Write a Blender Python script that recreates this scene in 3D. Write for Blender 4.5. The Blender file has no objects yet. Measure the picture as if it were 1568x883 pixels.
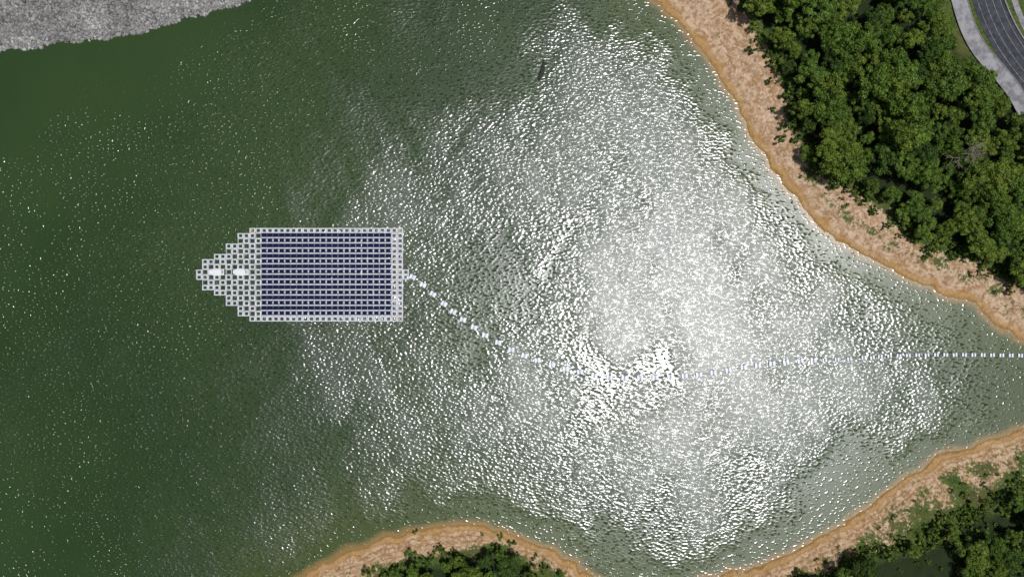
import bpy, math, random
import numpy as np
from mathutils import Vector, Matrix
random.seed(7); rng=np.random.default_rng(7)
S=0.2; CX=784.0; CY=441.5; H=212.0
def W(px,py,h=0.0):
    k=(1-h/H)*S
    return (px-CX)*k,(CY-py)*k
scene=bpy.context.scene
col=scene.collection
# ------------------------------------------------------------ noise
T=rng.random((256,256))
def vn(x,y,s=0):
    x=np.asarray(x,float)+s*17.3; y=np.asarray(y,float)+s*31.7
    xi=np.floor(x).astype(int); yi=np.floor(y).astype(int)
    fx=x-xi; fy=y-yi; fx=fx*fx*(3-2*fx); fy=fy*fy*(3-2*fy)
    a=T[xi&255,yi&255]; b=T[(xi+1)&255,yi&255]; c=T[xi&255,(yi+1)&255]; d=T[(xi+1)&255,(yi+1)&255]
    return (a*(1-fx)+b*fx)*(1-fy)+(c*(1-fx)+d*fx)*fy
def fbm(x,y,s=0,o=4):
    t=0; a=0.5; n=0
    for i in range(o):
        t=t+a*vn(x*2**i,y*2**i,s+i); n+=a; a*=0.5
    return t/n
def sstep(a,b,x):
    t=np.clip((x-a)/(b-a),0,1); return t*t*(3-2*t)
# ------------------------------------------------------------ shapes (site plan, 0.2 m units)
def smooth(P,n=4,closed=True):
    P=[np.array(p,float) for p in P]; out=[]
    m=len(P)
    for i in range(m if closed else m-1):
        g=(lambda k:P[k%m]) if closed else (lambda k:P[min(max(k,0),m-1)])
        p0,p1,p2,p3=g(i-1),g(i),g(i+1),g(i+2)
        for j in range(n):
            t=j/n
            out.append(0.5*((2*p1)+(-p0+p2)*t+(2*p0-5*p1+4*p2-p3)*t*t+(-p0+3*p1-3*p2+p3)*t**3))
    if not closed: out.append(P[-1])
    return np.array(out)
water_poly=[(1005,0),(1030,25),(1065,65),(1095,105),(1120,150),(1140,190),(1165,235),(1190,265),(1215,295),(1240,330),(1270,360),(1310,385),(1350,405),(1400,430),(1440,445),(1480,460),(1520,490),(1545,508),(1568,518),(1640,530),(1700,535),(1760,550),(1790,580),(1770,610),(1700,625),(1640,635),(1568,655),(1530,670),(1490,682),(1450,690),(1410,715),(1370,745),(1330,770),(1290,800),(1250,825),(1200,850),(1150,868),(1100,880),(1060,893),(1010,900),(960,898),(930,889),(905,878),(880,862),(850,845),(820,835),(780,818),(740,806),(690,802),(640,808),(590,822),(545,840),(500,862),(465,883),(420,915),(380,960),(330,1040),(250,1150),(100,1400),(-300,1800),(-1500,2200),(-3000,1500),(-3000,200),(-1000,150),(-400,110),(-100,80),(0,72),(60,70),(110,63),(150,55),(200,50),(240,42),(270,32),(300,22),(340,12),(370,2),(400,-15),(450,-60),(520,-150),(600,-300),(700,-600),(900,-900),(1100,-700),(1050,-400),(1000,-200),(985,-80),(992,-25)]
forest_ne=[(1124,-60),(1133,0),(1159,40),(1189,82),(1206,127),(1211,168),(1222,213),(1245,257),(1287,280),(1337,302),(1367,333),(1407,365),(1456,381),(1494,398),(1544,418),(1568,438),(1640,463),(1780,450),(1780,230),(1600,205),(1568,158),(1540,112),(1505,86),(1474,74),(1458,42),(1446,0),(1440,-60)]
forest_se=[(1568,742),(1545,770),(1500,782),(1470,795),(1440,818),(1400,832),(1360,842),(1320,857),(1270,872),(1235,895),(1200,960),(1780,960),(1780,690),(1650,700)]
forest_s=[(560,930),(575,890),(600,868),(640,858),(690,852),(730,840),(770,838),(800,858),(812,880),(850,900),(880,935)]
def sd_poly(px,py,P):
    n=len(P); d=np.full(px.shape,1e18); ins=np.zeros(px.shape,bool)
    for i in range(n):
        ax,ay=P[i]; bx,by=P[(i+1)%n]
        ex,ey=bx-ax,by-ay; L=ex*ex+ey*ey+1e-9
        t=np.clip(((px-ax)*ex+(py-ay)*ey)/L,0,1)
        d=np.minimum(d,(px-ax-t*ex)**2+(py-ay-t*ey)**2)
        if ay!=by:
            c=((ay>py)!=(by>py))&(px<(bx-ax)*(py-ay)/(by-ay)+ax); ins^=c
    d=np.sqrt(d); return np.where(ins,d,-d)
WP=smooth(water_poly,3)
jj=np.arange(len(WP)); WP=WP+np.stack([(vn(jj*0.9,jj*0+3)-.5)*8,(vn(jj*0.9,jj*0+9)-.5)*8],1)
FN=np.array(forest_ne,float);FS=np.array(forest_se,float);FB=np.array(forest_s,float)
def land_d(x,y):
    px=x/S+CX; py=CY-y/S
    wob=(fbm(px/14,py/14,5)-.5)*11+(fbm(px/40,py/40,6)-.5)*12
    return (-sd_poly(px,py,WP))*S+wob*S*0.7
def heights(x,y,d=None):
    if d is None: d=land_d(x,y)
    px=x/S+CX; py=CY-y/S
    h=np.interp(d,[0,1,3,12,30,60,200,2000],[0,.25,.6,1.8,4,8.2,14,60])
    h=h+sstep(2,12,d)*(fbm(x/9,y/9,2)-.5)*1.6
    h=h+sstep(3,9,d)*(1-sstep(25,35,d))*(1-2*np.abs(fbm(x/3.5,y/3.5,44,5)-.5)*2)*.7
    h=h+sstep(.5,2,d)*(1-sstep(9,14,d))*0.12*np.sin(d*3.1+fbm(x/6,y/6,8)*5)
    rr=((px<750)&(py<400))
    hr=np.interp(d,[0,14,30,34,2000],[0,5.0,11,11.3,30])
    h=np.where(rr,hr,h)
    pl=1-sstep(70,125,np.hypot((px-1550)/1.15,(py-30)/1.5))
    h=h*(1-pl)+9.0*pl
    hw=-np.interp(-d,[0,2,20,100],[0,.35,3,12])
    return np.where(d>0,h,hw)
def H1(x,y): 
    return float(heights(np.array([x]),np.array([y]))[0])
# ------------------------------------------------------------ node helpers
class NT:
    def __init__(s,nt): s.t=nt; nt.nodes.clear()
    def n(s,typ,**k):
        nd=s.t.nodes.new(typ)
        for a,b in k.items(): setattr(nd,a,b)
        return nd
    def put(s,sock,v):
        if v is None: return
        if isinstance(v,bpy.types.NodeSocket): s.t.links.new(v,sock)
        else: sock.default_value=v
    def m(s,op,a,b=None,c=None,clamp=False):
        nd=s.n('ShaderNodeMath',operation=op,use_clamp=clamp)
        s.put(nd.inputs[0],a); s.put(nd.inputs[1],b); s.put(nd.inputs[2],c); return nd.outputs[0]
    def mix(s,f,a,b,bt='MIX'):
        nd=s.n('ShaderNodeMix',data_type='RGBA',blend_type=bt)
        s.put(nd.inputs[0],f); s.put(nd.inputs[6],a); s.put(nd.inputs[7],b); return nd.outputs[2]
    def ss(s,x,a,b,lo=0.,hi=1.):
        nd=s.n('ShaderNodeMapRange',interpolation_type='SMOOTHSTEP')
        s.put(nd.inputs[0],x); s.put(nd.inputs[1],a); s.put(nd.inputs[2],b); s.put(nd.inputs[3],lo); s.put(nd.inputs[4],hi); return nd.outputs[0]
    def noise(s,vec,scale,detail=3.,rough=.55,dist=0.,col=False):
        nd=s.n('ShaderNodeTexNoise'); s.put(nd.inputs['Vector'],vec)
        nd.inputs['Scale'].default_value=scale; nd.inputs['Detail'].default_value=detail
        nd.inputs['Roughness'].default_value=rough; nd.inputs['Distortion'].default_value=dist
        return nd.outputs[1 if col else 0]
    def attr(s,name):
        return s.n('ShaderNodeAttribute',attribute_name=name).outputs['Fac']
    def geo(s): return s.n('ShaderNodeNewGeometry').outputs['Position']
def mat(name):
    m=bpy.data.materials.new(name); m.use_nodes=True; N=NT(m.node_tree)
    o=N.n('ShaderNodeOutputMaterial'); p=N.n('ShaderNodeBsdfPrincipled')
    N.t.links.new(p.outputs[0],o.inputs[0]); return m,N,p,o
def rgb(*c): return (c[0],c[1],c[2],1.)
def simple(name,c,rough=.6,var=.25,scale=1.5,metal=0.):
    m,N,p,o=mat(name); n=N.noise(N.geo(),scale,4.)
    k=N.ss(n,.3,.7,1-var,1+var)
    hs=N.n('ShaderNodeHueSaturation'); N.put(hs.inputs['Value'],k); hs.inputs['Color'].default_value=rgb(*c)
    N.put(p.inputs['Base Color'],hs.outputs[0]); p.inputs['Roughness'].default_value=rough; p.inputs['Metallic'].default_value=metal
    return m
# ------------------------------------------------------------ mesh helper
def mesh(name,V,F,mats=(),parent=None,mi=None,smooth_=False):
    me=bpy.data.meshes.new(name); V=np.asarray(V,np.float32); 
    if isinstance(F,np.ndarray):
        k=F.shape[1]; me.vertices.add(len(V)); me.vertices.foreach_set('co',V.ravel())
        me.loops.add(F.size); me.loops.foreach_set('vertex_index',F.ravel().astype(np.int32))
        me.polygons.add(len(F)); me.polygons.foreach_set('loop_start',np.arange(0,F.size,k,dtype=np.int32))
        me.update(calc_edges=True); me.validate()
    else:
        me.from_pydata([tuple(map(float,v)) for v in V],[],F)
    for m in mats: me.materials.append(m)
    if mi is not None: me.polygons.foreach_set('material_index',np.asarray(mi,np.int32))
    if smooth_: me.polygons.foreach_set('use_smooth',np.ones(len(me.polygons),bool))
    ob=bpy.data.objects.new(name,me); col.objects.link(ob)
    if parent: ob.parent=parent
    return ob
def empty(name,loc=(0,0,0)):
    e=bpy.data.objects.new(name,None); e.location=loc; col.objects.link(e); return e
class Boxes:
    def __init__(s): s.V=[];s.F=[]
    def box(s,x0,x1,y0,y1,z0,z1,M=None):
        b=len(s.V); P=[(x0,y0,z0),(x1,y0,z0),(x1,y1,z0),(x0,y1,z0),(x0,y0,z1),(x1,y0,z1),(x1,y1,z1),(x0,y1,z1)]
        if M is not None: P=[tuple(M@Vector(p)) for p in P]
        s.V+=P; s.F+=[[b+i for i in f] for f in ((0,3,2,1),(4,5,6,7),(0,1,5,4),(1,2,6,5),(2,3,7,6),(3,0,4,7))]
    def ob(s,name,m,parent=None,bev=0.):
        o=mesh(name,s.V,s.F,[m],parent)
        if bev:
            b=o.modifiers.new('b','BEVEL'); b.width=bev; b.segments=2
        return o
def axis(a,b,step,far):
    c=list(np.arange(a,b+step/2,step)); 
    s=step; v=c[-1]; r=[]
    while v<far: s*=1.25; v+=s; r.append(v)
    s=step; v=c[0]; l=[]
    while v>-far: s*=1.25; v-=s; l.append(v)
    return np.array(l[::-1]+c+r)
def grid(ax,ay):
    X,Y=np.meshgrid(ax,ay); nx=len(ax);ny=len(ay)
    i=np.arange(nx*ny).reshape(ny,nx)
    F=np.stack([i[:-1,:-1],i[:-1,1:],i[1:,1:],i[1:,:-1]],-1).reshape(-1,4)
    return X.ravel(),Y.ravel(),F
def setattr_f(me,name,v):
    a=me.attributes.new(name,'FLOAT','POINT'); a.data.foreach_set('value',np.asarray(v,np.float32))
# ------------------------------------------------------------ TERRAIN
X,Y,F=grid(axis(-170,170,.6,2500),axis(-100,100,.6,2500))
D=land_d(X,Y); Z=heights(X,Y,D)
PXp=X/(S*(1-Z.clip(0,60)/H))+CX; PYp=CY-Y/(S*(1-Z.clip(0,60)/H))
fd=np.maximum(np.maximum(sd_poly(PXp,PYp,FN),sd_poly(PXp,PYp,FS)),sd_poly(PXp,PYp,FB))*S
veg=sstep(-5,1,fd)*.75
se=((PXp>1050)&(PYp>600)); s_=((PXp<1050)&(PYp>600))
veg=np.maximum(veg,np.where(se,np.interp(D,[0,3,6,14,22],[0,.22,.5,.66,.9]),0))
veg=np.maximum(veg,np.where(s_,np.interp(D,[0,4,9,16],[0,.15,.45,.7])+.45*np.exp(-((PXp-860)/50)**2)*sstep(1.5,4,D),0))
veg=np.maximum(veg,np.where((PXp>1230)&(PYp<600),np.interp(D,[0,4,7,10],[0,.3,.5,.3]),.2))
veg=np.where((np.abs(X)>190)|(np.abs(Y)>120)|((PXp>1435)&(PYp<230)),1.,veg)
rock=((PXp<750)&(PYp<400)).astype(float)
south=(PYp>600).astype(float)
ter=mesh('terrain',np.stack([X,Y,Z],1),F,smooth_=True)
for n_,v in (('shore',D),('veg',veg),('rock',rock),('fdist',fd),('south',south)): setattr_f(ter.data,n_,v)
m,N,p,o=mat('ground_soil'); g=N.geo()
sh=N.attr('shore'); ve=N.attr('veg'); rk=N.attr('rock'); fdn=N.attr('fdist'); so_=N.attr('south')
n1=N.noise(g,.18,6.,.65); n2=N.noise(g,1.1,6.,.7); n3=N.noise(g,.45,5.,.7,1.)
pale=N.mix(N.ss(n3,.38,.62),rgb(.34,.20,.10),rgb(.58,.42,.28))
orange=N.mix(N.ss(n3,.35,.65),rgb(.29,.155,.05),rgb(.45,.27,.10))
wob=N.m('ADD',sh,N.m('MULTIPLY',N.m('SUBTRACT',n1,.5),12.))
c=N.mix(N.m('MULTIPLY',N.ss(wob,.3,3.),N.m('SUBTRACT',1.,N.m('MULTIPLY',so_,.25))),orange,pale)
ln=N.m('SINE',N.m('ADD',N.m('MULTIPLY',sh,4.2),N.m('MULTIPLY',n1,14.)))
lm=N.m('MULTIPLY',N.ss(ln,.2,1.),N.m('MULTIPLY',N.ss(sh,11.,4.,0.,.6),N.m('ADD',.3,N.m('MULTIPLY',so_,.6))))
c=N.mix(lm,c,rgb(.20,.115,.04))
c=N.mix(N.ss(n2,.52,.72,0.,.65),c,rgb(.20,.12,.055))
c=N.mix(N.m('MULTIPLY',N.ss(n2,.48,.34),N.ss(sh,1.,4.)),c,rgb(.62,.49,.36))
c=N.mix(N.m('MULTIPLY',N.ss(sh,.5,1.1),N.ss(sh,2.2,1.4,0.,.5)),c,rgb(.46,.29,.13))
c=N.mix(N.ss(sh,.6,.0),c,rgb(.27,.165,.055))
gr=N.mix(N.ss(n2,.35,.65),rgb(.03,.06,.012),rgb(.10,.135,.03))
gr=N.mix(N.ss(N.noise(g,.12,3.),.45,.65,0.,.55),gr,rgb(.12,.10,.04))
vm=N.ss(N.m('ADD',ve,N.m('ADD',N.m('MULTIPLY',N.m('SUBTRACT',n1,.5),1.3),N.m('MULTIPLY',N.m('SUBTRACT',n2,.5),1.1))),.40,.6)
c=N.mix(N.m('MULTIPLY',vm,N.ss(ve,0.,.2)),c,gr)
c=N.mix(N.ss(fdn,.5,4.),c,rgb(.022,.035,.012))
nr=N.noise(g,2.2,5.,.7); nb=N.noise(g,.12,4.)
rc=N.mix(N.ss(nr,.35,.65),rgb(.16,.155,.145),rgb(.36,.35,.325)); rc=N.mix(N.ss(nb,.4,.65,0.,.5),rc,rgb(.33,.32,.29))
c=N.mix(rk,c,rc)
N.put(p.inputs['Base Color'],c); p.inputs['Roughness'].default_value=.95; p.inputs['Specular IOR Level'].default_value=.15
bp=N.n('ShaderNodeBump'); bp.inputs['Strength'].default_value=1.; bp.inputs['Distance'].default_value=1.
N.put(bp.inputs['Height'],N.m('MULTIPLY',n2,.6)); N.put(p.inputs['Normal'],bp.outputs[0])
ter.data.materials.append(m)
# ------------------------------------------------------------ WATER
X,Y,F=grid(axis(-170,170,.9,2500),axis(-100,100,.9,2500))
D=-land_d(X,Y)
px=X/S+CX; py=CY-Y/S
wx=px+(fbm(px/60,py/60,11)-.5)*80+(fbm(px/14,py/14,13)-.5)*30; wy=py+(fbm(px/60,py/60,12)-.5)*80+(fbm(px/14,py/14,14)-.5)*30
C=[(0,400,.1),(150,250,.1),(50,100,.0),(200,100,.03),(150,700,.14),(60,850,.06),(300,500,.14),(420,130,.3),(470,70,.25),(540,190,.28),(520,240,.33),(620,310,.7),(640,290,.55),(560,30,.08),(300,30,.02),(350,250,.12),(500,545,.7),(580,510,.6),(420,570,.3),(450,700,.34),(300,650,.24),(620,20,.4),(600,750,.42),(700,830,.3),(640,640,.46),(800,600,.6),(750,420,.15),(700,480,.35),(840,380,.5),(700,250,.42),(760,200,.55),(780,110,.25),(825,105,.2),(900,250,.9),(840,160,.8),(850,70,.6),(930,110,.95),(900,60,.85),(1010,90,.7),(960,20,.1),(1050,200,.8),(1090,290,.85),(1000,450,1),(1030,500,1),(1200,400,.72),(1300,470,.7),(1050,650,1),(950,760,.7),(1200,690,.8),(1150,780,.55),(900,850,.4),(800,740,.42),(1000,850,.35),(1400,500,.5),(1500,520,.3),(1400,600,.85),(1370,640,.9),(1450,620,.5),(1500,600,.0),(1560,600,0),(1330,700,.0),(1420,680,.0),(1270,770,.0),(1300,740,.0),(1000,5,.0),(800,30,.02),(700,100,.08),(720,30,.02),(1110,150,.03),(1085,115,.03),(1060,70,.03),(1150,240,.12),(1250,345,.18),(1350,430,.2),(1000,625,.4),(975,690,.5),(660,400,.4),(1180,840,.02),(650,130,.12),(900,5,.0),(1440,465,.1)]
num=np.zeros_like(px);den=np.full(px.shape,1e-9)
for a,b,v in C:
    w=np.exp(-((wx-a)**2+(wy-b)**2)/(2*36.**2))+1e-3/(1+((wx-a)**2+(wy-b)**2)/1e4)
    num+=w*v; den+=w
ruf=num/den
st=fbm((px*.8+py*.5)/26,(py*.85-px*.5)/90,21,5); st2=fbm((px*.45+py*.9)/170,(py*.45-px*.9)/34,51,4)
ruf=ruf+((st-.5)*.8+(st2-.5)*.9)*np.clip(ruf*1.6,0,1)
ruf=np.clip(ruf,0,1)*sstep(1,12,D+(fbm(px/20,py/20,31)-.5)*12)
sandy=1-sstep(750,600,px)*sstep(400,250,py)
wat=mesh('water',np.stack([X,Y,X*0],1),F,smooth_=True)
setattr_f(wat.data,'depthd',D); setattr_f(wat.data,'ruffle',ruf); setattr_f(wat.data,'sandy',sandy)
m,N,p,o=mat('reservoir_water'); g=N.geo()
dd=N.attr('depthd'); rf=N.attr('ruffle'); sa=N.attr('sandy')
nl=N.noise(g,.012,4.,.6)
deep=N.mix(N.ss(nl,.35,.65),rgb(.015,.037,.003),rgb(.024,.050,.006))
c=N.mix(N.m('MULTIPLY',sa,N.ss(dd,30.,1.,0.,.85)),deep,rgb(.046,.068,.009))
c=N.mix(N.m('MULTIPLY',sa,N.ss(dd,2.6,.0)),c,rgb(.22,.14,.04))
N.put(p.inputs['Base Color'],c); p.inputs['IOR'].default_value=1.8
p.inputs['Roughness'].default_value=.26
# second, rougher facet scale: capillary ripples too small to resolve individually
N.put(p.inputs['Coat Weight'],N.ss(rf,.1,1.,0.,.72)); p.inputs['Coat Roughness'].default_value=.42; p.inputs['Coat IOR'].default_value=1.75
mp=N.n('ShaderNodeMapping'); mp.inputs['Rotation'].default_value=(0,0,.55); mp.inputs['Scale'].default_value=(.8,1.3,1.)
N.put(mp.inputs['Vector'],g); v=mp.outputs[0]
w1=N.noise(v,1.15,.6,.5,.15); w3=N.noise(v,1.15,.0,.5)
pk=N.m('MAXIMUM',N.m('SUBTRACT',w3,.61),0.)
hgt=N.m('ADD',N.m('MULTIPLY',w1,N.ss(rf,.0,.85,.0,.48)),N.m('MULTIPLY',pk,N.ss(rf,.0,.2,.2,1.7)))
bp=N.n('ShaderNodeBump'); bp.inputs['Strength'].default_value=1.; bp.inputs['Distance'].default_value=1.
N.put(bp.inputs['Height'],hgt); N.put(p.inputs['Normal'],bp.outputs[0])
wat.data.materials.append(m)
# ------------------------------------------------------------ RIPRAP
def rocks(name,pts,smin,smax,material,parent=None):
    ph=(1+5**.5)/2
    iv=np.array([(-1,ph,0),(1,ph,0),(-1,-ph,0),(1,-ph,0),(0,-1,ph),(0,1,ph),(0,-1,-ph),(0,1,-ph),(ph,0,-1),(ph,0,1),(-ph,0,-1),(-ph,0,1)])/1.9
    fi=np.array([(0,11,5),(0,5,1),(0,1,7),(0,7,10),(0,10,11),(1,5,9),(5,11,4),(11,10,2),(10,7,6),(7,1,8),(3,9,4),(3,4,2),(3,2,6),(3,6,8),(3,8,9),(4,9,5),(2,4,11),(6,2,10),(8,6,7),(9,8,1)])
    k=len(pts); sz=smin+(smax-smin)*rng.random(k)**3
    V=iv[None]*(.75+.5*rng.random((k,12,1)))*sz[:,None,None]*(.6+.7*rng.random((k,1,3)))*.5
    a=rng.random(k)*6.28; ca,sa=np.cos(a)[:,None],np.sin(a)[:,None]
    V=np.stack([V[...,0]*ca-V[...,1]*sa,V[...,0]*sa+V[...,1]*ca,V[...,2]],-1)+pts[:,None,:]
    Fa=(fi[None]+12*np.arange(k)[:,None,None]).reshape(-1,3)
    ob=mesh(name,V.reshape(-1,3),Fa,[material],parent)
    a=ob.data.attributes.new('tone','FLOAT','POINT'); a.data.foreach_set('value',np.repeat(rng.random(k),12).astype(np.float32))
    return ob
m_rock,N,p,o=mat('grey_stone'); t=N.attr('tone')
big=N.ss(N.noise(N.geo(),.09,4.,.6),.4,.65,.72,1.15)
hs=N.n('ShaderNodeHueSaturation'); N.put(hs.inputs['Color'],N.mix(t,rgb(.12,.118,.11),rgb(.40,.39,.37))); N.put(hs.inputs['Value'],big)
N.put(p.inputs['Base Color'],hs.outputs[0]); p.inputs['Roughness'].default_value=.9
K=26000
x=-175+rng.random(K)*95; y=70+rng.random(K)*32; d=land_d(x,y); ok=(d>-.6)
x,y,d=x[ok],y[ok],d[ok]; z=heights(x,y,d)
rocks('riprap_embankment',np.stack([x,y,np.maximum(z,-.1)+.05],1),.3,1.3,m_rock)
# ------------------------------------------------------------ TREES
m_bark=simple('bark',(.09,.07,.05),.9)
def leafmat(name,dark,light,yel):
    m=bpy.data.materials.new(name); m.use_nodes=True; N=NT(m.node_tree)
    o=N.n('ShaderNodeOutputMaterial'); d=N.n('ShaderNodeBsdfPrincipled'); tr=N.n('ShaderNodeBsdfTranslucent'); mx=N.n('ShaderNodeMixShader')
    t=N.attr('tone'); oi=N.n('ShaderNodeObjectInfo').outputs['Random']
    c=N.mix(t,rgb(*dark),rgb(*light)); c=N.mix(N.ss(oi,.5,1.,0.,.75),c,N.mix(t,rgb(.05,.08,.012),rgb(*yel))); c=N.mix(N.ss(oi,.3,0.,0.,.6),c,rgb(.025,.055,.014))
    N.put(d.inputs['Base Color'],c); d.inputs['Roughness'].default_value=.6; d.inputs['Specular IOR Level'].default_value=.25
    N.put(tr.inputs[0],c); mx.inputs[0].default_value=.2
    N.t.links.new(d.outputs[0],mx.inputs[1]);N.t.links.new(tr.outputs[0],mx.inputs[2]);N.t.links.new(mx.outputs[0],o.inputs[0]); return m
m_leaf=leafmat('foliage',(.018,.045,.008),(.155,.255,.032),(.24,.31,.04))
def tube(V,F,p0,p1,r0,r1,n=6):
    p0=Vector(p0);p1=Vector(p1); q=(p1-p0).to_track_quat('Z','Y'); b=len(V)
    for P,r in((p0,r0),(p1,r1)):
        for i in range(n):
            a=6.2832*i/n; V.append(tuple(P+q@Vector((r*math.cos(a),r*math.sin(a),0))))
    for i in range(n): F.append([b+i,b+(i+1)%n,b+n+(i+1)%n,b+n+i])
def tree_mesh(name,R,ht,nl,leaves,lsz,seed):
    r=np.random.default_rng(seed); V=[];F=[]
    tube(V,F,(0,0,-1),(0,0,ht*.35),.28,.2); tube(V,F,(0,0,ht*.35),(.2,.1,ht*.75),.2,.08)
    lobes=[]
    for i in range(nl):
        a=i*2.399+r.normal(0,.5); q=math.sqrt((i+.5)/nl)*(.68+.28*r.random()+.12*math.sin(a*2+seed))
        x=R*q*math.cos(a); y=R*q*math.sin(a)
        z=ht*(.50+.38*math.sqrt(max(0,1-q*q)))+r.normal(0,.5)
        lr=R*(.12+.15*r.random()); lobes.append((x,y,z,lr))
        if i%3==0: tube(V,F,(0,0,ht*(.3+.25*r.random())),(x*.9,y*.9,z-.3*lr),.11,.03,5)
    nb=len(F); V=np.array(V); VV=[V]; FF=F[:]; tone=[np.zeros(len(V))]; base=len(V)
    for (x,y,z,lr) in lobes:
        k=int(leaves*(lr/(R*.2))**2)
        u=r.normal(size=(k,3)); u/=np.linalg.norm(u,axis=1)[:,None]; low=u[:,2]<-.35; u[low,2]*=-1
        rad=lr*(.65+.55*r.random(k)); P=u*rad[:,None]*np.array([1,1,.75])+np.array([x,y,z])
        nrm=u+r.normal(0,.55,(k,3)); nrm/=np.linalg.norm(nrm,axis=1)[:,None]
        t1=np.cross(nrm,r.normal(size=(k,3))); t1/=np.linalg.norm(t1,axis=1)[:,None]; t2=np.cross(nrm,t1)
        s=(lsz*(.5+.9*r.random(k)))[:,None]
        Q=np.stack([P-t1*s,P-t2*s*.6,P+t1*s,P+t2*s*.6],1).reshape(-1,3)
        VV.append(Q); FF+=[[base+4*j,base+4*j+1,base+4*j+2,base+4*j+3] for j in range(k)]; base+=4*k
        lt=.4*r.random()+.02
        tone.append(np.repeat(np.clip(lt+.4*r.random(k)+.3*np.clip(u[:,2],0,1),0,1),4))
    Va=np.concatenate(VV); me=bpy.data.meshes.new(name); me.from_pydata(Va.tolist(),[],FF)
    me.materials.append(m_bark); me.materials.append(m_leaf)
    mi=np.ones(len(FF),np.int32); mi[:nb]=0; me.polygons.foreach_set('material_index',mi)
    a=me.attributes.new('tone','FLOAT','POINT'); a.data.foreach_set('value',np.concatenate(tone).astype(np.float32))
    return me
TM=[tree_mesh('broadleaf_%d'%i,3.6+.5*(i%3),7.5+.6*(i%4),36+4*(i%3),110,.23,100+i) for i in range(8)]
BM=[tree_mesh('bush_%d'%i,1.1,1.3,8,50,.16,300+i) for i in range(3)]
def inst(name,me,px,py,sc,hoff,parent=None):
    x,y=W(px,py,6); h=max(H1(x,y),0); x,y=W(px,py,min(h,30)+hoff)
    h=H1(x,y)
    ob=bpy.data.objects.new(name,me); ob.location=(x,y,h-.15); ob.rotation_euler=(random.gauss(0,.05),random.gauss(0,.05),random.random()*6.28)
    ob.scale=(sc*random.uniform(.85,1.15),sc*random.uniform(.85,1.15),sc*random.uniform(.85,1.2)); col.objects.link(ob)
    if parent: ob.parent=parent
    return ob
def scatter(P,rmin,tries,margin,dens=None):
    x0,y0=P.min(0);x1,y1=P.max(0)
    c=np.stack([x0+rng.random(tries)*(x1-x0),y0+rng.random(tries)*(y1-y0)],1)
    s=sd_poly(c[:,0],c[:,1],P)+(vn(c[:,0]/25,c[:,1]/25,3)-.5)*20; c=c[s>margin]; out=np.zeros((0,2)); 
    for q in c:
        if dens and rng.random()>dens(q): continue
        if len(out)==0 or np.min(np.hypot(*(out-q).T))>rmin: out=np.vstack([out,q])
    return out
fo=empty('forest')
for q in scatter(FN,22,6000,18): inst('tree',random.choice(TM),q[0],q[1],random.choice([.6,.75,.9,1.05,1.3]),6,fo)
gro=empty('woodland')
for q in scatter(FS,24,3000,12,lambda q: .0 if vn(q[0]/45,q[1]/45,6)<.36 else 1): inst('tree',random.choice(TM),q[0],q[1],random.uniform(.5,1.0),6,gro)
for (a,b,s) in [(607,880,.6),(632,872,.65),(655,886,.7),(682,870,.5),(700,860,.55),(722,874,.8),(745,857,.7),(768,850,.6),(780,868,.85),(752,884,.7),(806,886,.5),(700,890,.8),(620,898,.8),(858,884,.3),(588,888,.45)]:
    inst('broadleaf_tree',random.choice(TM),a,b,s,4)
bu=empty('shrub_thicket')
def bush(a,b,s): inst('shrub',random.choice(BM),a,b,s,1,bu)
for P,n in ((FN,420),(FS,200),(FB,60)):
    for i in range(n):
        k=random.randrange(len(P)); a=P[k];b=P[(k+1)%len(P)]; t=random.random(); q=a+(b-a)*t
        if q[0]>1600 or q[0]<500 or q[1]<-20 or q[1]>900: continue
        if P is FN and q[0]>1436 and q[1]<200: continue
        bush(q[0]+random.gauss(0,12),q[1]+random.gauss(0,12),random.uniform(.4,1.7))
for i in range(220):
    a,b=random.uniform(1150,1568),random.uniform(700,883); x,y=W(a,b,3)
    if land_d(np.array([x]),np.array([y]))[0]>5: bush(a,b,random.uniform(.25,1.))
V=[];F_=[]
def br(p,d,L,r,k):
    e=p+d*L; tube(V,F_,p,e,r,r*.6,5)
    if k:
        for i in range(4 if k>1 else 3):
            br(e,(d+Vector((random.gauss(0,.6),random.gauss(0,.6),random.gauss(.1,.3)))).normalized(),L*.68,r*.6,k-1)
br(Vector((0,0,0)),Vector((0,0,1)),4.5,.22,4)
m_dead=simple('dead_wood',(.30,.25,.2),.9)
bt=mesh('bare_tree',V,F_,[m_dead]); x,y=W(1492,228,17); bt.location=(x,y,H1(x,y)); bt.scale=(1,1,1)
# ------------------------------------------------------------ ROADS
m_con=simple('pale_concrete',(.21,.205,.21),.85,.35,.5); m_asp=simple('asphalt',(.035,.038,.045),.9,.4,.7); m_line=simple('white_paint',(.22,.22,.23),.6,.6)
m_kerb=simple('kerb_concrete',(.2,.2,.2),.8,.2)
def ribbon(name,P,w0,w1,z,m,parent=None,thick=0):
    C_=smooth(P,6,False); V=[];n=len(C_)
    for i in range(n):
        t=C_[min(i+1,n-1)]-C_[max(i-1,0)]; t/=np.linalg.norm(t); nn=np.array([-t[1],t[0]])
        for o_ in (w0,w1):
            x,y=W(*(C_[i]+nn*o_),9.0); V.append((x,y,z))
        if thick:
            for o_ in (w0,w1):
                x,y=W(*(C_[i]+nn*o_),9.0); V.append((x,y,z-thick))
    k=4 if thick else 2; F=[]
    for i in range(n-1):
        b=i*k; F.append([b,b+1,b+k+1,b+k])
        if thick: F+= [[b,b+k,b+k+2,b+2],[b+1,b+3,b+k+3,b+k+1]]
    return mesh(name,V,F,[m],parent)
r1=[(1452,-80),(1462,-30),(1472,10),(1484,46),(1502,78),(1528,108),(1552,138),(1570,170),(1590,210)]
r2=[(1492,-80),(1503,-30),(1516,14),(1532,50),(1553,84),(1580,118),(1610,150)]
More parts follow.
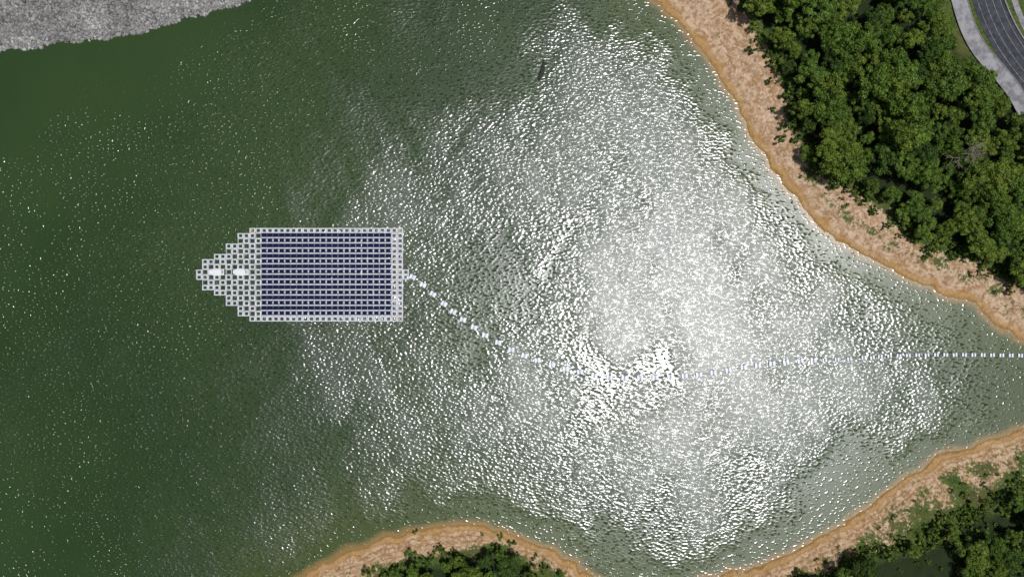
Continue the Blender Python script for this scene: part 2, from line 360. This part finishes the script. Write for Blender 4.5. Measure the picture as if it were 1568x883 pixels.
rd=empty('access_road'); ribbon('pavement',r1,-11,12,9.06,m_con,rd); ribbon('kerb',r1,12,13,9.2,m_kerb,rd,.2); ribbon('kerb_outer',r1,-12,-11,9.2,m_kerb,rd,.2)
rd=empty('asphalt_road'); ribbon('carriageway',r2,-24,22,9.064,m_asp,rd)
for o_ in (-19,-8,3,14): ribbon('lane_line',r2,o_,o_+.5,9.07,m_line,rd)
ribbon('guard_kerb',r2,-26,-24,9.35,m_kerb,rd,.4); ribbon('verge_strip',[(a+40,b) for a,b in r2],-6,3,9.1,m_con,rd)
for (a,b,s) in [(1446,20,.6),(1456,62,.7),(1478,92,.6),(1508,116,.8),(1545,160,.7),(1528,137,.8),(1443,-8,.7),(1500,102,.5),(1440,40,.9),(1462,95,.9),(1490,115,.9)]:
    inst('broadleaf_tree',random.choice(TM),a,b,s,6)
# ------------------------------------------------------------ FLOATING SOLAR ARRAY
m_fl=simple('white_float_plastic',(.54,.54,.58),.55,.15,.9)
m_wk=simple('walkway_plastic',(.47,.47,.52),.55,.15,.9)
m,N,p,o=mat('solar_cells'); tc=N.n('ShaderNodeTexCoord').outputs['Object']
br_=N.n('ShaderNodeTexBrick',offset=0.); N.put(br_.inputs['Vector'],tc); br_.inputs['Scale'].default_value=1.; br_.inputs['Mortar Size'].default_value=.01
br_.inputs['Brick Width'].default_value=.16; br_.inputs['Row Height'].default_value=.16
br_.inputs['Color1'].default_value=rgb(.005,.009,.036); br_.inputs['Color2'].default_value=rgb(.008,.012,.048); br_.inputs['Mortar'].default_value=rgb(.014,.018,.055)
N.put(p.inputs['Base Color'],br_.outputs[0]); p.inputs['Roughness'].default_value=.3; p.inputs['Specular IOR Level'].default_value=.07
m_pan=m
CW=9.04; RH=7.94; AX=301; AY=349
arr=empty('floating_solar_array')
rings=Boxes(); walk=Boxes(); pans=Boxes(); frame=Boxes()
def wx_(v): return (v-CX)*S
def wy_(v): return (CY-v)*S
def ringcell(cx,ry,z=.32,wl=1.75):
    x0=wx_(cx+.15);x1=wx_(cx+CW-.15);y1=wy_(ry+.15);y0=wy_(ry+RH-.15); w=wl*S; wv=w*.85
    rings.box(x0,x1,y1-wv,y1,-.12,z); rings.box(x0,x1,y0,y0+wv,-.12,z)
    rings.box(x0,x0+w,y0+wv+.003,y1-wv-.003,-.12,z-.01); rings.box(x1-w,x1,y0+wv+.003,y1-wv-.003,-.12,z-.01)
rngs={0:(8,9)}
for c_ in (1,2): rngs[c_]=(6,11)
for c_ in (3,4): rngs[c_]=(5,12)
for c_ in (5,6): rngs[c_]=(3,14)
for c_ in (7,8): rngs[c_]=(1,16)
for c_ in range(9,35): rngs[c_]=(0,17)
rngs[35]=(8,9)
for c_,(a,b) in rngs.items():
    for r in range(a,b+1):
        cx=AX+c_*CW; ry=AY+r*RH
        pan=(11<=c_<=32 and 1<=r<=16)
        if not pan:
            if c_ in(3,4,6,7) and r in (8,): continue
            edge=(c_<11 and a<r<b and 0<c_)
            if edge and (c_+r)%2:
                ringcell(cx,ry,.2,.8)
            else: ringcell(cx,ry)
        else:
            walk.box(wx_(cx+.1),wx_(cx+CW-.1),wy_(ry+RH-.05),wy_(ry+RH-1.85),-.12,.34)
            hw= .4 if r%2 else 1.3
            tilt=Matrix.Translation((wx_(cx+CW/2),wy_(ry+3.0),.50))@Matrix.Rotation(math.radians(-7),4,'X')
            a_=(CW/2-hw)*S; b_=2.75*S
            pans.box(-a_+.025,a_-.025,-b_+.025,b_-.025,-.02,.022,tilt)
            frame.box(-a_,a_,-b_,b_,-.03,.012,tilt)
            rings.box(wx_(cx-.4),wx_(cx+.4),wy_(ry+RH-2.45),wy_(ry+.3),-.12,.25 if r%2==0 else .1)
            if r%2==0: 
                for e in(.55,CW-1.3): rings.box(wx_(cx+e),wx_(cx+e+.75),wy_(ry+4.0),wy_(ry+1.6),-.1,.22)
m_frm=simple('aluminium_frame',(.16,.16,.21),.4,.1)
rings.ob('float_frames',m_fl,arr,.03); walk.ob('walkway_floats',m_wk,arr,.03); pans.ob('solar_panels',m_pan,arr); frame.ob('panel_frames',m_frm,arr)
cab=Boxes(); m_cab=simple('cabinet_paint',(.66,.66,.67),.5,.06)
for a in (325,361):
    for k in (0,1):
        x0=wx_(a+k*9.3); x1=wx_(a+k*9.3+8.6)
        cab.box(x0,x1,wy_(419),wy_(413.9),.4,1.9); cab.box(x0-.07,x1+.07,wy_(419.4),wy_(413.5),1.905,2.0)
    cab.box(wx_(a-.5),wx_(a+18.8),wy_(421),wy_(411.8),.2,.39)
cab.ob('inverter_cabinets',m_cab,arr,.03)
yl=Boxes(); m_y=simple('yellow_marker',(.65,.42,.05),.5,.05)
for a,b in((612.3,353),(612.3,488),(386.5,353),(612.3,416)):
    yl.box(wx_(a-1.2),wx_(a+1.2),wy_(b+1.2),wy_(b-1.2),.1,.8); yl.box(wx_(a-.4),wx_(a+.4),wy_(b+.4),wy_(b-.4),.8,1.5)
yl.ob('corner_marker_lamps',m_y,arr,.02)
# ------------------------------------------------------------ CABLE FLOAT LINE
pts=[(632,424),(648,436),(663,450),(680,465),(694,477),(709,489),(726,501),(743,513),(763,524),(783,535),(803,544),(823,551),(845,558),(866,564),(888,569),(910,574),(933,577),(956,578),(980,578),(1003,577),(1026,576),(1048,575),(1070,573),(1092,570),(1115,566),(1138,562),(1160,559),(1182,556),(1203,554),(1225,552),(1245,551),(1262,551),(1281,550),(1300,549),(1322,547),(1335,547)]
x=1347
while x<1760: pts.append((x,545.5-2.8*math.sin((x-1340)/75) if x<1500 else 543+ (x-1500)*.012)); x+=14.3
ln_=empty('floating_cable_line'); fb=Boxes(); tb=Boxes()
m_cf=simple('cable_float_plastic',(.66,.68,.74),.5,.12,1.2)
for i,(a,b) in enumerate(pts):
    q0=pts[max(i-1,0)];q1=pts[min(i+1,len(pts)-1)]; an=math.atan2(-(q1[1]-q0[1]),q1[0]-q0[0])
    f=1. if a<1250 else .75
    M=Matrix.Translation((wx_(a),wy_(b),0))@Matrix.Rotation(an+(.35 if a<900 else 0)*(1 if i%2 else .7)+random.gauss(0,.06),4,'Z')
    fb.box(-.95*f,-.3*f,-.75*f,.75*f,-.1,.38,M); fb.box(.3*f,.95*f,-.75*f,.75*f,-.1,.38,M)
    fb.box(-.29*f,.29*f,-.6*f,.6*f,.05,.30,M); tb.box(-.07,.07,-.85*f,.85*f,.39,.5,M)
fb.ob('pontoons',m_cf,ln_,.06); tb.ob('clamps',simple('dark_clamp',(.16,.16,.18),.6),ln_)
V=[];F_=[]
sp=smooth(pts,3,False)
for i in range(len(sp)-1):
    tube(V,F_,(wx_(sp[i][0]),wy_(sp[i][1]),.06),(wx_(sp[i+1][0]),wy_(sp[i+1][1]),.06),.05,.05,6)
mesh('power_cable',V,F_,[simple('cable_rubber',(.05,.05,.055),.6)],ln_)
# ------------------------------------------------------------ DRIFTWOOD
V=[];F_=[]
P_=[(833,92,.25),(832,99,.5),(831,106,.65),(829,113,.68),(827,119,.5),(825,125,.2)]
for i in range(5):
    a,b=P_[i],P_[i+1]; tube(V,F_,(wx_(a[0]),wy_(a[1]),.1),(wx_(b[0]),wy_(b[1]),.1),a[2],b[2],8)
tube(V,F_,(wx_(830),wy_(112),.1),(wx_(823),wy_(119),.5),.25,.08); tube(V,F_,(wx_(831),wy_(104),.1),(wx_(837),wy_(97),.4),.2,.07)
mesh('driftwood_log',V,F_,[simple('wet_wood',(.02,.022,.014),.8)])
bb=bpy.data.meshes.new('marker_buoy'); import bmesh
b=bmesh.new(); bmesh.ops.create_uvsphere(b,u_segments=16,v_segments=10,radius=.4); bmesh.ops.create_cone(b,segments=12,radius1=.14,radius2=.05,depth=.9,matrix=Matrix.Translation((0,0,.7))); b.to_mesh(bb); b.free()
bb.materials.append(simple('buoy_paint',(.75,.72,.6),.5)); ob=bpy.data.objects.new('marker_buoy',bb); ob.location=(wx_(1417),wy_(457),.1); col.objects.link(ob)
# ------------------------------------------------------------ LIGHT / SKY
sd=Vector(((1035-CX)*S,(CY-490)*S,H)).normalized()
el=math.asin(sd.z); rot=math.atan2(sd.x,sd.y)
w=bpy.data.worlds.new('World'); scene.world=w; w.use_nodes=True; N=NT(w.node_tree)
out=N.n('ShaderNodeOutputWorld'); bg=N.n('ShaderNodeBackground'); N.t.links.new(bg.outputs[0],out.inputs[0])
sky=N.n('ShaderNodeTexSky',sky_type='NISHITA'); sky.sun_disc=False; sky.sun_elevation=el; sky.sun_rotation=rot
gen=N.n('ShaderNodeTexCoord').outputs['Generated']; sp_=N.n('ShaderNodeSeparateXYZ'); N.put(sp_.inputs[0],gen)
zz=N.m('MAXIMUM',sp_.outputs[2],.04); cx_=N.m('DIVIDE',sp_.outputs[0],zz); cy_=N.m('DIVIDE',sp_.outputs[1],zz)
cb=N.n('ShaderNodeCombineXYZ'); N.put(cb.inputs[0],cx_); N.put(cb.inputs[1],cy_); pv=cb.outputs[0]
fb_=N.noise(pv,5.,5.,.6)
def blob(a,b,ra,rb):
    ux=N.m('MULTIPLY',N.m('SUBTRACT',cx_,(a-CX)*S/H),1/(ra*S/H)); uy=N.m('MULTIPLY',N.m('SUBTRACT',cy_,(CY-b)*S/H),1/(rb*S/H))
    r2_=N.m('ADD',N.m('MULTIPLY',ux,ux),N.m('MULTIPLY',uy,uy)); return N.m('EXPONENT',N.m('MULTIPLY',r2_,-.5))
g=None
for q in ((1070,430,150,170),(940,140,80,80),(1390,610,55,35),(1110,650,110,90)):
    e=blob(*q); g=e if g is None else N.m('ADD',g,e)
cm=N.ss(N.m('ADD',g,N.m('MULTIPLY',N.m('SUBTRACT',fb_,.5),1.6)),.3,.9)
far=N.m('MULTIPLY',N.ss(N.noise(pv,.9,5.,.6),.55,.7),N.ss(N.m('ADD',N.m('MULTIPLY',cx_,cx_),N.m('MULTIPLY',cy_,cy_)),.7,1.6))
cloud=N.m('MAXIMUM',cm,N.m('MULTIPLY',far,.5))
glow=N.m('ADD',N.m('MULTIPLY',blob(1035,490,100,100),3.5),1.3)
skc=N.mix(1.,sky.outputs[0],rgb(.055,.052,.046),'MULTIPLY')
cc=N.n('ShaderNodeCombineColor'); 
N.put(cc.inputs[0],N.m('MULTIPLY',glow,.95));N.put(cc.inputs[1],N.m('MULTIPLY',glow,.98));N.put(cc.inputs[2],N.m('MULTIPLY',glow,1.22))
N.put(bg.inputs[0],N.mix(cloud,skc,cc.outputs[0])); bg.inputs[1].default_value=1.
L=bpy.data.lights.new('sun','SUN'); L.energy=3.4; L.angle=math.radians(.5); L.color=(1,.975,.97)
so=bpy.data.objects.new('sun',L); so.rotation_euler=sd.to_track_quat('Z','Y').to_euler(); so.location=(100,0,150); col.objects.link(so)
# ------------------------------------------------------------ CAMERA
cd=bpy.data.cameras.new('camera'); cd.sensor_width=36; cd.lens=36*H/(1568*S); cd.clip_end=8000; cd.clip_start=1
co=bpy.data.objects.new('camera',cd); co.location=(0,0,H); col.objects.link(co); scene.camera=co
scene.view_settings.view_transform='Standard'; scene.view_settings.look='None'; scene.view_settings.exposure=0
